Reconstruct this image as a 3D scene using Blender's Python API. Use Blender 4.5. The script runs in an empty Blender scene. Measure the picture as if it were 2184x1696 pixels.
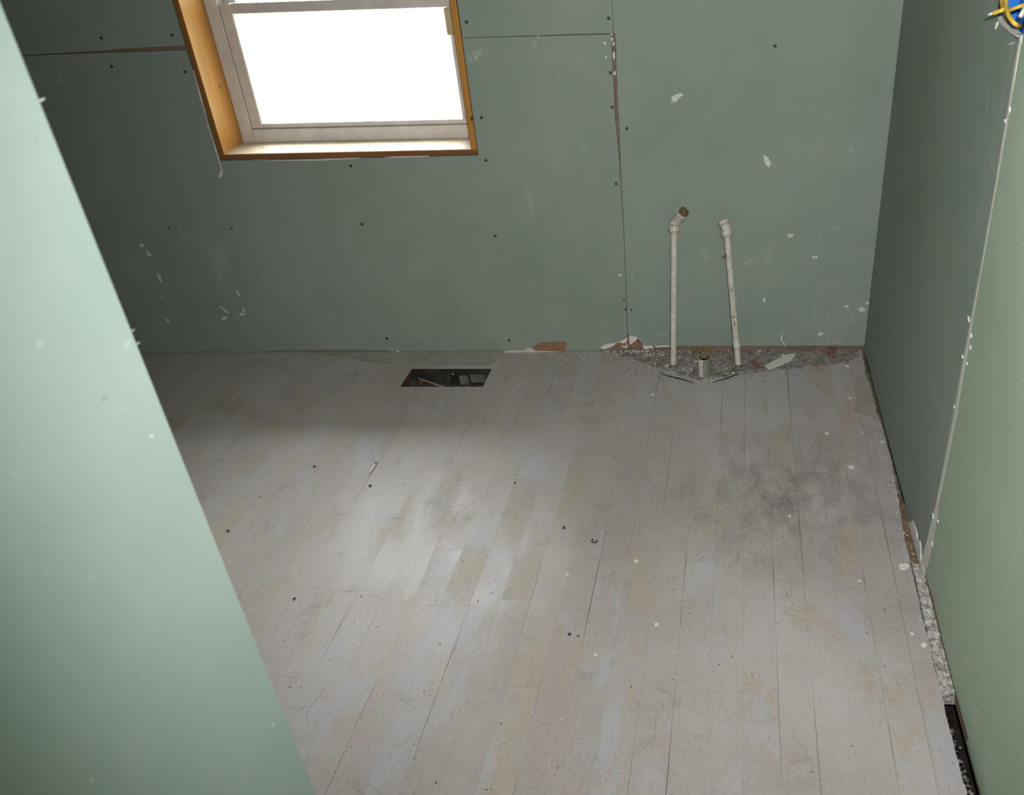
import bpy, bmesh, math, random
import numpy as np
from mathutils import Vector, Matrix, noise
random.seed(7)
C = bpy.context.scene.collection
sc = bpy.context.scene

# ------------------------------------------------------------------ camera
RM = np.array([[0.9973, 0.0627, -0.0382], [0.001, -0.532, -0.8468], [-0.0734, 0.8444, -0.5306]])
u_, s_, v_ = np.linalg.svd(RM); RM = u_ @ v_
F, PX, PY = 1823.5, 1366.2, 848.0
CAM = np.array([0.0, -3.0632, 1.70])
cd = bpy.data.cameras.new('camera'); cam = bpy.data.objects.new('camera', cd); C.objects.link(cam)
m = Matrix.Identity(4)
for r in range(3):
    m[r][0], m[r][1], m[r][2], m[r][3] = RM[0][r], -RM[1][r], -RM[2][r], CAM[r]
cam.matrix_world = m
cd.sensor_fit = 'HORIZONTAL'; cd.sensor_width = 36.0; cd.lens = F / 2184 * 36.0
cd.shift_x = -(PX - 1092) / 2184; cd.clip_start = 0.02
cd.dof.use_dof = True; cd.dof.focus_distance = 2.75; cd.dof.aperture_fstop = 6.5
sc.camera = cam

# ------------------------------------------------------------------ light
w = bpy.data.worlds.new('overcast_sky'); sc.world = w; w.use_nodes = True
bg = w.node_tree.nodes['Background']; bg.inputs[0].default_value = (0.93, 0.97, 1.0, 1); bg.inputs[1].default_value = 7.0
def lamp(name, kind, loc, look, energy, color=(1, 1, 1)):
    d = bpy.data.lights.new(name, kind); d.energy = energy; d.color = color
    o = bpy.data.objects.new(name, d); C.objects.link(o); o.location = loc
    o.rotation_euler = (Vector(look) - Vector(loc)).to_track_quat('-Z', 'Y').to_euler()
    return o
# the flash the photographer fires, just above and right of the lens
fl_ = lamp('camera_flash', 'SPOT', (0.06, -3.05, 1.80), (0.28, -0.25, 0.54), 232.0, (1.0, 0.985, 0.96))
hs = lamp('hazy_sun', 'SUN', (-1.0, 3.0, 5.0), (-1.0 - 0.0, 2.0, 5.0 - 1.05), 11.0, (0.98, 0.99, 1.0)); hs.data.angle = math.radians(40)
fl_.data.spot_size = math.radians(114); fl_.data.spot_blend = 1.0; fl_.data.shadow_soft_size = 0.02
# daylight portals in the openings
def portal(name, loc, look, sx, sy):
    o = lamp(name, 'AREA', loc, look, 1.0); o.data.shape = 'RECTANGLE'; o.data.size = sx; o.data.size_y = sy
    o.data.cycles.is_portal = True
    return o
portal('window_portal', (-1.3075, 0.30, 1.40), (-1.3075, -1, 1.40), 0.96, 1.16)
sc.view_settings.view_transform = 'Standard'; sc.view_settings.look = 'None'
sc.view_settings.gamma = 1.0; sc.view_settings.use_curve_mapping = False; sc.view_settings.exposure = 0.0

# ------------------------------------------------------------------ measuring: photo pixel -> point on a real plane
WX, YAW = 0.642, 0.0268                       # right wall passes (WX, 0) and turns by YAW
RN = np.array([-math.cos(YAW), math.sin(YAW), 0.0]); RP = np.array([WX, 0, 0.0])
def ray(u, v): return RM.T @ np.array([(u - PX) / F, (v - PY) / F, 1.0])
def on_y(u, v, y=0.0): d = ray(u, v); return CAM + d * ((y - CAM[1]) / d[1])
def on_x(u, v, x): d = ray(u, v); return CAM + d * ((x - CAM[0]) / d[0])
def on_floor(u, v, z=0.0): d = ray(u, v); return CAM + d * ((z - CAM[2]) / d[2])
def on_right(u, v):
    d = ray(u, v); return CAM + d * (((RP - CAM) @ RN) / (d @ RN))
def bxz(u, v): p = on_y(u, v); return (p[0], p[2])
def ryz(u, v): p = on_right(u, v); return (p[1], p[2])
def fxy(u, v): p = on_floor(u, v); return (p[0], p[1])
def map_back(a, b, d): return (a, -d, b)                                   # d = distance into the room
def map_right(a, b, d): return (WX + a * math.tan(YAW) - d * math.cos(YAW), a + d * math.sin(YAW), b)
def map_floor(a, b, d): return (a, b, d)

# ------------------------------------------------------------------ materials
def lin(r, g, b):
    f = lambda c: c / 12.92 if c <= 0.04045 else ((c + 0.055) / 1.055) ** 2.4
    return (f(r / 255), f(g / 255), f(b / 255), 1)
class NT:
    def __init__(s, name):
        s.m = bpy.data.materials.new(name); s.m.use_nodes = True; s.t = s.m.node_tree
        s.b = s.t.nodes['Principled BSDF']; s.out = s.t.nodes['Material Output']
    def n(s, kind, **kw):
        o = s.t.nodes.new(kind)
        for k, v in kw.items(): setattr(o, k, v)
        return o
    def l(s, a, b): s.t.links.new(a, b)
    def coord(s, kind='Position', scale=(1, 1, 1), rot=(0, 0, 0)):
        if kind == 'Position': src = s.n('ShaderNodeNewGeometry').outputs['Position']
        else: src = s.n('ShaderNodeTexCoord').outputs[kind]
        mp = s.n('ShaderNodeMapping'); mp.inputs['Scale'].default_value = scale; mp.inputs['Rotation'].default_value = rot
        s.l(src, mp.inputs['Vector']); return mp.outputs[0]
    def noise(s, vec, scale, detail=4, rough=0.55, dist=0.0):
        o = s.n('ShaderNodeTexNoise'); s.l(vec, o.inputs['Vector'])
        o.inputs['Scale'].default_value = scale; o.inputs['Detail'].default_value = detail
        o.inputs['Roughness'].default_value = rough; o.inputs['Distortion'].default_value = dist
        return o.outputs['Fac']
    def ramp(s, fac, stops):
        o = s.n('ShaderNodeValToRGB'); s.l(fac, o.inputs[0]); e = o.color_ramp.elements
        while len(e) < len(stops): e.new(0.5)
        for i, (p, c) in enumerate(stops):
            e[i].position = p; e[i].color = c if len(c) == 4 else (*c, 1)
        return o.outputs[0]
    def step(s, fac, a, b):
        return s.ramp(fac, [(a, (0, 0, 0, 1)), (b, (1, 1, 1, 1))])
    def mix(s, fac, a, b, mode='MIX'):
        o = s.n('ShaderNodeMix', data_type='RGBA', blend_type=mode)
        for sock, val in ((o.inputs[0], fac), (o.inputs[6], a), (o.inputs[7], b)):
            if hasattr(val, 'links') or isinstance(val, bpy.types.NodeSocket): s.l(val, sock)
            else: sock.default_value = val
        return o.outputs[2]
    def math(s, op, a, b=0.5):
        o = s.n('ShaderNodeMath', operation=op)
        for sock, val in ((o.inputs[0], a), (o.inputs[1], b)):
            if isinstance(val, bpy.types.NodeSocket): s.l(val, sock)
            else: sock.default_value = val
        return o.outputs[0]
    def bump(s, h, strength=0.3, dist=0.002):
        o = s.n('ShaderNodeBump'); s.l(h, o.inputs['Height']); o.inputs['Strength'].default_value = strength
        o.inputs['Distance'].default_value = dist; s.l(o.outputs[0], s.b.inputs['Normal'])
    def fin(s, col, rough=0.6, spec=0.4):
        for sock, val in ((s.b.inputs['Base Color'], col), (s.b.inputs['Roughness'], rough)):
            if isinstance(val, bpy.types.NodeSocket): s.l(val, sock)
            else: sock.default_value = val
        s.b.inputs['Specular IOR Level'].default_value = spec
        return s.m

def drywall_mat(name, tint):
    t = NT(name); v = t.coord()
    big = t.noise(v, 1.6, 3); mid = t.noise(v, 9, 4); fine = t.noise(v, 220, 2)
    r, g, b = tint
    c = t.ramp(big, [(0.3, lin(r - 7, g - 5, b - 6)), (0.7, lin(r + 6, g + 5, b + 5))])
    c = t.mix(t.math('MULTIPLY', t.step(mid, 0.45, 0.75), 0.16), c, lin(r + 26, g + 18, b + 22))
    sv = t.coord(scale=(2.2, 2.2, 0.55), rot=(0.35, 0.2, 0.1))
    sm = t.step(t.noise(sv, 5.5, 6, 0.62), 0.63, 0.74)
    c = t.mix(t.math('MULTIPLY', sm, 0.16), c, lin(188, 202, 192))
    c = t.mix(t.math('MULTIPLY', t.step(t.noise(v, 55, 2), 0.71, 0.76), 0.35), c, lin(190, 205, 195))
    t.bump(fine, 0.12, 0.001)
    return t.fin(c, 0.78, 0.25)
M = {}
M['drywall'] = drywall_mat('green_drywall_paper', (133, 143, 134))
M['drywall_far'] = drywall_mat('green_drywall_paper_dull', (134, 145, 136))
M['drywall_warm_lit'] = drywall_mat('green_drywall_paper_warm_lit', (158, 174, 155))  # warm light on the near right sheets is put into the paper colour
M['drywall_cool_lit'] = drywall_mat('green_drywall_paper_cool_lit', (156, 171, 166))  # partition paper lightened and cooled to carry the brighter, cooler light there
def floor_mat():
    t = NT('worn_grey_floor_paint'); v = t.coord()
    oi = t.n('ShaderNodeObjectInfo'); cmb = t.n('ShaderNodeCombineXYZ'); t.l(t.math('MULTIPLY', oi.outputs['Random'], 0.9), cmb.inputs['Y'])
    va = t.n('ShaderNodeVectorMath', operation='ADD'); t.l(v, va.inputs[0]); t.l(cmb.outputs[0], va.inputs[1])
    mb = t.n('ShaderNodeMapping'); mb.inputs['Scale'].default_value = (1, .5, 1); mb.inputs['Rotation'].default_value = (0, 0, -0.0408); t.l(va.outputs[0], mb.inputs['Vector'])
    vb = mb.outputs[0]                                        # patches break off at the board joints
    big = t.noise(v, 1.3, 5, 0.62); med = t.noise(vb, 6.0, 5, 0.62, 0.5); fine = t.noise(v, 85, 6, 0.75)
    c = t.ramp(big, [(0.32, lin(150, 144, 138)), (0.5, lin(163, 160, 155)), (0.66, lin(172, 171, 169))])
    c = t.mix(t.math('MULTIPLY', t.step(med, 0.56, 0.61), 0.62), c, lin(160, 151, 131))
    c = t.mix(t.math('MULTIPLY', t.step(t.noise(vb, 4.3, 6, 0.68, 1.0), 0.55, 0.62), 0.55), c, lin(164, 169, 174))
    c = t.mix(t.math('MULTIPLY', t.step(t.noise(vb, 3.1, 6, 0.72, 0.5), 0.57, 0.66), 0.40), c, lin(168, 148, 138))
    c = t.mix(t.math('MULTIPLY', t.step(t.noise(v, 6.3, 6, 0.72, 0.3), 0.57, 0.72), 0.50), c, lin(118, 113, 107))
    # scuffed dark stain on the boards at the right
    d = t.n('ShaderNodeVectorMath', operation='DISTANCE'); t.l(v, d.inputs[0]); d.inputs[1].default_value = (0.27, -0.93, 0)
    near = t.ramp(d.outputs['Value'], [(0.08, (1, 1, 1, 1)), (0.42, (0, 0, 0, 1))])
    st = t.math('MULTIPLY', near, t.step(t.noise(t.coord(scale=(1, .5, 1)), 13, 5, 0.7), 0.40, 0.62))
    c = t.mix(t.math('MULTIPLY', st, 0.85), c, lin(112, 106, 102))
    c = t.mix(t.math('MULTIPLY', t.step(t.noise(t.coord(scale=(1, .18, 1), rot=(0, 0, -.0408)), 60, 5, 0.7), 0.52, 0.72), 0.28), c, lin(132, 127, 121))
    c = t.mix(t.math('MULTIPLY', t.step(fine, 0.42, 0.72), 0.45), c, lin(184, 181, 175))
    c = t.mix(t.math('MULTIPLY', t.step(t.noise(v, 150, 3, 0.6), 0.60, 0.68), 0.35), c, lin(122, 116, 108))
    c = t.mix(t.math('MULTIPLY', t.step(t.noise(v, 70, 3, 0.5), 0.71, 0.74), 0.75), c, lin(84, 78, 72))
    c = t.mix(t.math('MULTIPLY', t.step(t.noise(t.coord(rot=(0, 0, .7)), 95, 2, 0.5), 0.735, 0.765), 0.8), c, lin(220, 219, 214))
    for ro, th in ((0.5, 0.685), (-0.9, 0.70), (1.5, 0.70)):
        s1 = t.step(t.noise(t.coord(scale=(1.0, 0.10, 1), rot=(0, 0, ro)), 48, 4, 0.6), th, th + 0.04)
        c = t.mix(t.math('MULTIPLY', s1, 0.35), c, lin(206, 205, 201))
    # hair cracks in the paint
    vo = t.n('ShaderNodeTexVoronoi', feature='DISTANCE_TO_EDGE'); vo.inputs['Scale'].default_value = 7.0
    wn = t.n('ShaderNodeTexNoise'); wn.inputs['Scale'].default_value = 5.0; wn.inputs['Detail'].default_value = 5; t.l(v, wn.inputs['Vector'])
    wm = t.n('ShaderNodeMix', data_type='VECTOR'); wm.inputs[0].default_value = 0.2; t.l(v, wm.inputs[4]); t.l(wn.outputs['Color'], wm.inputs[5]); t.l(wm.outputs[1], vo.inputs['Vector'])
    cr = t.math('MULTIPLY', t.ramp(vo.outputs['Distance'], [(0.004, (1, 1, 1, 1)), (0.012, (0, 0, 0, 1))]), t.step(t.noise(v, 3.2, 3), 0.57, 0.64))
    c = t.mix(t.math('MULTIPLY', cr, 0.38), c, lin(108, 100, 92))
    c = t.mix(1.0, c, t.ramp(oi.outputs['Random'], [(0, (0.99, 0.945, 0.985, 1)), (1, (1.055, 1.015, 1.06, 1))]), 'MULTIPLY')
    grain = t.noise(t.coord(scale=(1, 0.05, 1), rot=(0, 0, -0.0408)), 120, 4, 0.6)
    t.bump(t.mix(0.5, grain, fine), 0.35, 0.0018)
    rr = t.ramp(med, [(0.35, (0.38, 0.38, 0.38, 1)), (0.7, (0.58, 0.58, 0.58, 1))])
    return t.fin(c, rr, 0.5)
M['floor'] = floor_mat()
def wood_mat(name, c0, c1, c2, axis=2, sc_=14.0, rough=0.4):
    t = NT(name); s3 = [1.0, 1.0, 1.0]; s3[axis] = 0.07
    v = t.coord(scale=tuple(s3)); g = t.noise(v, sc_, 5, 0.6, 0.8); f = t.noise(v, sc_ * 9, 3, 0.6)
    c = t.ramp(g, [(0.28, lin(*c0)), (0.5, lin(*c1)), (0.75, lin(*c2))])
    c = t.mix(t.math('MULTIPLY', f, 0.25), c, lin(*c0))
    t.bump(f, 0.15, 0.001)
    return t.fin(c, rough, 0.45)
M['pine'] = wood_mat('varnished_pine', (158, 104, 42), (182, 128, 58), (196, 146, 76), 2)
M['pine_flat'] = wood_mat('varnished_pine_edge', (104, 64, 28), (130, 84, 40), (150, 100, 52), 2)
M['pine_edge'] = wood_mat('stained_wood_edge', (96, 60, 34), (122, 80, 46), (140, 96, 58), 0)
M['stud'] = wood_mat('old_wood_framing', (98, 80, 68), (128, 106, 90), (148, 124, 106), 0, 20, 0.8)
M['stud_y'] = wood_mat('old_wood_plate', (96, 74, 60), (134, 108, 90), (156, 130, 110), 1, 20, 0.8)
M['kraft'] = wood_mat('brown_paper', (126, 98, 72), (140, 108, 80), (150, 118, 90), 0, 6, 0.85)
def plain(name, c0, c1, scale=20, rough=0.5, spec=0.4, bump=0.15, bd=0.001):
    t = NT(name); v = t.coord(); g = t.noise(v, scale, 5, 0.6)
    t.bump(g, bump, bd)
    return t.fin(t.ramp(g, [(0.35, lin(*c0)), (0.65, lin(*c1))]), rough, spec)
M['vinyl'] = plain('white_window_paint', (190, 185, 181), (204, 199, 195), 18, 0.35)
M['stool'] = plain('sun_bleached_sill_paint', (196, 180, 156), (214, 204, 186), 9, 0.4)
M['latch'] = plain('cream_latch_plastic', (176, 160, 130), (188, 174, 146), 30, 0.4)
M['gypsum'] = plain('gypsum_core', (196, 194, 188), (214, 212, 207), 90, 0.9, 0.2, 0.5, 0.002)
M['plaster'] = plain('plaster_dust', (168, 164, 158), (206, 204, 200), 120, 0.9, 0.2, 0.6, 0.002)
M['rubble'] = plain('grey_plaster_rubble', (110, 107, 102), (196, 194, 190), 75, 0.95, 0.2, 1.0, 0.004)
M['debris'] = plain('gap_debris', (64, 62, 59), (150, 147, 142), 60, 0.95, 0.2, 0.8, 0.003)
M['rust_dirt'] = plain('rusty_brown_dirt', (92, 78, 64), (124, 104, 84), 45, 0.95, 0.2, 0.9, 0.004)
M['dirt'] = plain('grey_mortar_dirt', (86, 81, 75), (124, 118, 110), 40, 0.95, 0.2, 0.9, 0.004)
M['patch'] = plain('olive_grey_floor_filler', (148, 143, 132), (160, 157, 149), 14, 0.7, 0.3, 0.3, 0.002)
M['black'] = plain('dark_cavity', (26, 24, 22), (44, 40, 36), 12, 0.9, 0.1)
M['duct_dark'] = plain('dark_sheet_metal', (34, 33, 31), (54, 52, 48), 25, 0.8, 0.2)  # dark tone for the duct sides and a flap
M['duct_dirt'] = plain('dark_debris', (48, 46, 43), (92, 88, 82), 70, 0.95, 0.1, 1.0, 0.006)  # dark grey tone for the heap in the duct
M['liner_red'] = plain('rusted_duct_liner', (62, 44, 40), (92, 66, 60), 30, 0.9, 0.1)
M['flap'] = plain('dusty_flap', (70, 69, 66), (98, 96, 92), 30, 0.8, 0.2)
M['screw'] = plain('dark_screw_head', (44, 50, 46), (60, 66, 60), 90, 0.6)
M['brick'] = plain('reddish_brick_bit', (118, 84, 76), (140, 102, 92), 60, 0.9)
M['blue'] = plain('blue_box_plastic', (18, 96, 176), (30, 112, 194), 25, 0.4)
M['yellow'] = plain('yellow_cable_jacket', (190, 156, 52), (206, 174, 74), 40, 0.45)
M['white_wire'] = plain('white_insulation', (204, 200, 192), (220, 217, 210), 40, 0.45)
M['copper'] = plain('copper_wire', (150, 92, 60), (176, 112, 76), 40, 0.35)
M['rust'] = plain('rusty_metal', (84, 72, 54), (124, 110, 86), 70, 0.85, 0.3, 0.6)
M['steel'] = plain('dull_steel', (186, 184, 180), (222, 220, 216), 60, 0.35, 0.6)
M['grass'] = plain('pale_lawn', (150, 160, 120), (176, 180, 150), 3, 0.9)
M['siding'] = plain('white_siding', (190, 190, 186), (204, 204, 200), 5, 0.7)
M['ceiling'] = plain('ceiling_board', (184, 188, 182), (196, 199, 192), 3, 0.9)
def pipe_mat():
    t = NT('chipped_white_pipe_paint'); v = t.coord(); g = t.noise(v, 45, 5, 0.65)
    c = t.ramp(g, [(0.35, lin(176, 170, 158)), (0.65, lin(206, 203, 194))])
    ch = t.step(t.noise(t.coord(scale=(1, 1, 0.35)), 62, 4, 0.6), 0.665, 0.69)
    c = t.mix(ch, c, lin(96, 88, 78)); t.bump(g, 0.4, 0.002)
    return t.fin(c, 0.5, 0.4)
M['pipe'] = pipe_mat()
def stub_mat():
    t = NT('half_painted_drain'); v = t.coord(); g = t.noise(v, 30, 4, 0.6)
    sx = t.n('ShaderNodeSeparateXYZ'); s = t.n('ShaderNodeNewGeometry'); t.l(s.outputs['Position'], sx.inputs[0])
    e = t.math('ADD', t.math('MULTIPLY', sx.outputs['X'], 40.0), t.math('MULTIPLY', g, 1.0))
    k = t.step(e, 0.42, 0.50)
    c = t.mix(k, lin(186, 188, 182), lin(124, 124, 108)); t.bump(g, 0.5, 0.002)
    return t.fin(c, 0.6, 0.4)
M['stub'] = stub_mat()
def smear_mat(name, amt, lo=0.42, hi=0.58):
    t = NT(name); t.fin(lin(206, 212, 206), 0.9, 0.2)
    tr = t.n('ShaderNodeBsdfTransparent'); mx = t.n('ShaderNodeMixShader')
    f = t.math('MULTIPLY', t.step(t.noise(t.coord(scale=(1, 1, 0.6)), 75, 5, 0.65), lo, hi), amt)
    t.l(f, mx.inputs[0]); t.l(tr.outputs[0], mx.inputs[1]); t.l(t.b.outputs[0], mx.inputs[2]); t.l(mx.outputs[0], t.out.inputs[0])
    return t.m
M['smear'] = smear_mat('joint_compound_smear', 0.92, 0.24, 0.46)
M['haze'] = smear_mat('plaster_dust_smear', 0.42, 0.40, 0.66)
def glass_mat():
    t = NT('window_glass'); tr = t.n('ShaderNodeBsdfTransparent'); gl = t.n('ShaderNodeBsdfGlossy'); gl.inputs['Roughness'].default_value = 0.03
    mx = t.n('ShaderNodeMixShader'); lw = t.n('ShaderNodeLayerWeight'); lw.inputs[0].default_value = 0.5
    fr = t.math('ADD', t.math('MULTIPLY', t.math('POWER', lw.outputs['Facing'], 4.0), 0.8), 0.04)
    tr.inputs[0].default_value = (0.96, 0.97, 0.95, 1)
    t.l(fr, mx.inputs[0]); t.l(tr.outputs[0], mx.inputs[1]); t.l(gl.outputs[0], mx.inputs[2]); t.l(mx.outputs[0], t.out.inputs[0])
    return t.m
M['glass'] = glass_mat()

# ------------------------------------------------------------------ mesh helpers
def obj(name, bm, mat, parent=None, smooth=False, recalc=True):
    if recalc: bmesh.ops.recalc_face_normals(bm, faces=bm.faces)
    me = bpy.data.meshes.new(name); bm.to_mesh(me); bm.free(); me.materials.append(M[mat])
    if smooth: me.polygons.foreach_set('use_smooth', [True] * len(me.polygons))
    o = bpy.data.objects.new(name, me); C.objects.link(o)
    if parent is not None:
        o.parent = parent; o.matrix_parent_inverse = Matrix.Identity(4)
        if parent.location.length > 0: o.matrix_parent_inverse = Matrix.Translation(parent.location).inverted()
    return o
def struct(o): o['kind'] = 'structure'; return o
def empty(name, loc=(0, 0, 0)):
    o = bpy.data.objects.new(name, None); C.objects.link(o); o.location = loc; o.empty_display_size = 0.1; return o
def tag(o, label, cat, group=None, kind=None):
    o['label'] = label; o['category'] = cat
    if group: o['group'] = group
    if kind: o['kind'] = kind
    return o
def box(bm, a, b):
    r = bmesh.ops.create_cube(bm, size=1.0)['verts']
    for v in r:
        for i in range(3): v.co[i] = a[i] if v.co[i] < 0 else b[i]
    return r
def bx(name, a, b, mat, parent=None, bev=0.0):
    bm = bmesh.new(); box(bm, a, b)
    if bev: bmesh.ops.bevel(bm, geom=bm.edges[:], offset=bev, segments=1, affect='EDGES')
    return obj(name, bm, mat, parent)
def prism(bm, pts, fn, d0, d1):
    """pts: 2-D outline; fn maps (a, b, depth) to the world; d1 is the face towards the room"""
    q = [pts[0]]
    for p_ in pts[1:]:
        if math.hypot(p_[0] - q[-1][0], p_[1] - q[-1][1]) > 2e-5: q.append(p_)
    if math.hypot(q[0][0] - q[-1][0], q[0][1] - q[-1][1]) < 2e-5: q.pop()
    pts = q; n = len(pts)
    lo = [bm.verts.new(fn(a, b, d0)) for a, b in pts]; hi = [bm.verts.new(fn(a, b, d1)) for a, b in pts]
    fs = [bm.faces.new(hi), bm.faces.new(lo[::-1])]
    for i in range(n): bm.faces.new((lo[i], lo[(i + 1) % n], hi[(i + 1) % n], hi[i]))
    for f in fs: f.normal_update()
    bmesh.ops.triangulate(bm, faces=[f for f in fs if len(f.verts) > 4])
def pr_obj(name, pts, fn, d0, d1, mat, parent=None):
    bm = bmesh.new(); prism(bm, pts, fn, d0, d1); return obj(name, bm, mat, parent)
def ragged(pts, amp, step=0.02):
    """a broken edge: the polyline cut into short steps and jittered"""
    out = []
    for (a, b), (c, d) in zip(pts[:-1], pts[1:]):
        L = math.hypot(c - a, d - b); k = max(1, int(L / step))
        for i in range(k):
            t = i / k; j = amp if i else amp * 0.3
            out.append((a + (c - a) * t + random.uniform(-j, j), b + (d - b) * t + random.uniform(-j, j)))
    out.append(pts[-1]); return out
def blob_pts(cx, cy, rx, ry, ang=0.0, n=10, jit=0.3):
    out = []
    for i in range(n):
        t = 2 * math.pi * i / n; k = 1 + random.uniform(-jit, jit)
        x, y = rx * k * math.cos(t), ry * k * math.sin(t)
        out.append((cx + x * math.cos(ang) - y * math.sin(ang), cy + x * math.sin(ang) + y * math.cos(ang)))
    return out
def tube(bm, path, radii, seg=12, cap=True):
    """swept tube with per-point radius"""
    P = [Vector(p) for p in path]; rings = []
    up = Vector((0.13, 0.97, 0.21)).normalized()
    for i, p in enumerate(P):
        d = (P[min(i + 1, len(P) - 1)] - P[max(i - 1, 0)])
        if d.length < 1e-9: d = Vector((0, 0, 1))
        d.normalize(); a = d.cross(up).normalized(); b = d.cross(a)
        r = radii[i] if hasattr(radii, '__len__') else radii
        rings.append([bm.verts.new(p + (a * math.cos(2 * math.pi * k / seg) + b * math.sin(2 * math.pi * k / seg)) * r) for k in range(seg)])
    for A, B in zip(rings[:-1], rings[1:]):
        for k in range(seg): bm.faces.new((A[k], A[(k + 1) % seg], B[(k + 1) % seg], B[k]))
    if cap: bm.faces.new(rings[0][::-1]); bm.faces.new(rings[-1])
def bez(p0, p1, p2, p3, n=14):
    p0, p1, p2, p3 = map(Vector, (p0, p1, p2, p3)); out = []
    for i in range(n + 1):
        t = i / n; out.append(p0 * (1 - t) ** 3 + p1 * 3 * t * (1 - t) ** 2 + p2 * 3 * t * t * (1 - t) + p3 * t ** 3)
    return out
def lump(bm, c, r, flat=0.5, sub=1):
    vs = bmesh.ops.create_icosphere(bm, subdivisions=sub, radius=1.0)['verts']
    s = [r * random.uniform(0.7, 1.3), r * random.uniform(0.7, 1.3), r * flat]
    a = random.uniform(0, 6.28); ca, sa = math.cos(a), math.sin(a)
    for v in vs:
        k = random.uniform(0.75, 1.2); x, y, z = v.co.x * s[0] * k, v.co.y * s[1] * k, v.co.z * s[2] * k
        v.co = (c[0] + x * ca - y * sa, c[1] + x * sa + y * ca, c[2] + z)

# ================================================================== SETTING
ROOM_L, ROOM_B, CEIL = -3.2, -4.6, 2.45
EXT = 0.215                                       # outside face of the back wall
WL, WR, WB, WT = -1.7955, -0.8205, 0.8185, 2.02   # rough opening
# ---- back wall: framing behind, drywall sheets in front
bm = bmesh.new()
box(bm, (ROOM_L - .1, 0.014, -0.3), (WL, EXT, CEIL)); box(bm, (WR, 0.014, -0.3), (WX + .2, EXT, CEIL))
box(bm, (WL, 0.014, -0.3), (WR, EXT, WB)); box(bm, (WL, 0.014, WT), (WR, EXT, CEIL))
wall_back = struct(obj('wall_back', bm, 'stud'))
T = 0.0125
XL = ROOM_L
seam_up = bxz(1307, 40)
le = [bxz(*p) for p in ((1303, 75), (1307, 155), (1311, 240), (1318, 313), (1324.5, 403), (1331.5, 524), (1338, 712))]   # lower sheet, right edge
re_ = [bxz(*p) for p in ((1313, 72), (1315.5, 155), (1319.5, 240), (1323, 313), (1326.3, 403), (1332.6, 524), (1339, 705))]  # right sheet, left edge
xb = le[-1][0]
tl = [bxz(*p) for p in ((60, 119.2), (217, 112.5), (262, 112.0), (330, 109.5), (404, 107.0))]          # lower sheet, top edge left of window
tu = [bxz(*p) for p in ((60, 117.6), (217, 108.0), (262, 103.0), (330, 100.5), (402, 97.0))]           # upper sheet, bottom edge
GAP = 0.0022
tl = [(min(a, WL - .006), b) for a, b in tl]; tu = [(min(a, WL - .005), b) for a, b in tu]
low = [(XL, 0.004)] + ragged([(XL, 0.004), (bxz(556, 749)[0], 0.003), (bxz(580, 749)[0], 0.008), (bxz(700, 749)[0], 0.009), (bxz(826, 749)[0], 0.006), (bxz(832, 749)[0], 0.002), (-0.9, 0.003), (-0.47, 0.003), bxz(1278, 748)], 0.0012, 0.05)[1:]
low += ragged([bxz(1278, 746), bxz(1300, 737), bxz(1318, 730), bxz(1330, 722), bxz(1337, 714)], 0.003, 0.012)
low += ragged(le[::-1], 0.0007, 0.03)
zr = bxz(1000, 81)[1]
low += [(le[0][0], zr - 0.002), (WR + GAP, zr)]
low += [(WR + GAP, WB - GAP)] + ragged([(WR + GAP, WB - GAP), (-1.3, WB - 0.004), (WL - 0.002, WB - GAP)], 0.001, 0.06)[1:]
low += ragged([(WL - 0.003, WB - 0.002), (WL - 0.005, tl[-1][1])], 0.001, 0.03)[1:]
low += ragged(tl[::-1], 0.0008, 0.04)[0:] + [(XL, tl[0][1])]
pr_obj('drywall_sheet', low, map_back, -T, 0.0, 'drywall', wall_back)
up = [(XL, tu[0][1])] + ragged(tu, 0.0008, 0.04) + [(WL - 0.004, tu[-1][1]), (WL - 0.004, WT + .003), (WR + .003, WT + .003), (WR + .003, zr + 0.0016),
      (seam_up[0] - .0006, bxz(1304, 71.5)[1] + .001), (seam_up[0] - .0006, CEIL), (XL, CEIL)]
pr_obj('drywall_sheet', up, map_back, -T, 0.0, 'drywall', wall_back)
rt = [(seam_up[0] + .0006, CEIL), (seam_up[0] + .0006, bxz(1307, 70)[1])] + ragged(re_, 0.0007, 0.03)
rt += ragged([bxz(1339, 712), bxz(1352, 716), bxz(1361, 724), bxz(1369, 733), bxz(1372, 737)], 0.002, 0.01)
rt += [bxz(1450, 737.5), bxz(1580, 737.3), bxz(1700, 737.3), bxz(1826, 737), (WX + .004, bxz(1826, 737)[1]), (WX + .004, CEIL)]
pr_obj('drywall_sheet', rt, map_back, -T, 0.0008, 'drywall_far', wall_back)
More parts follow.
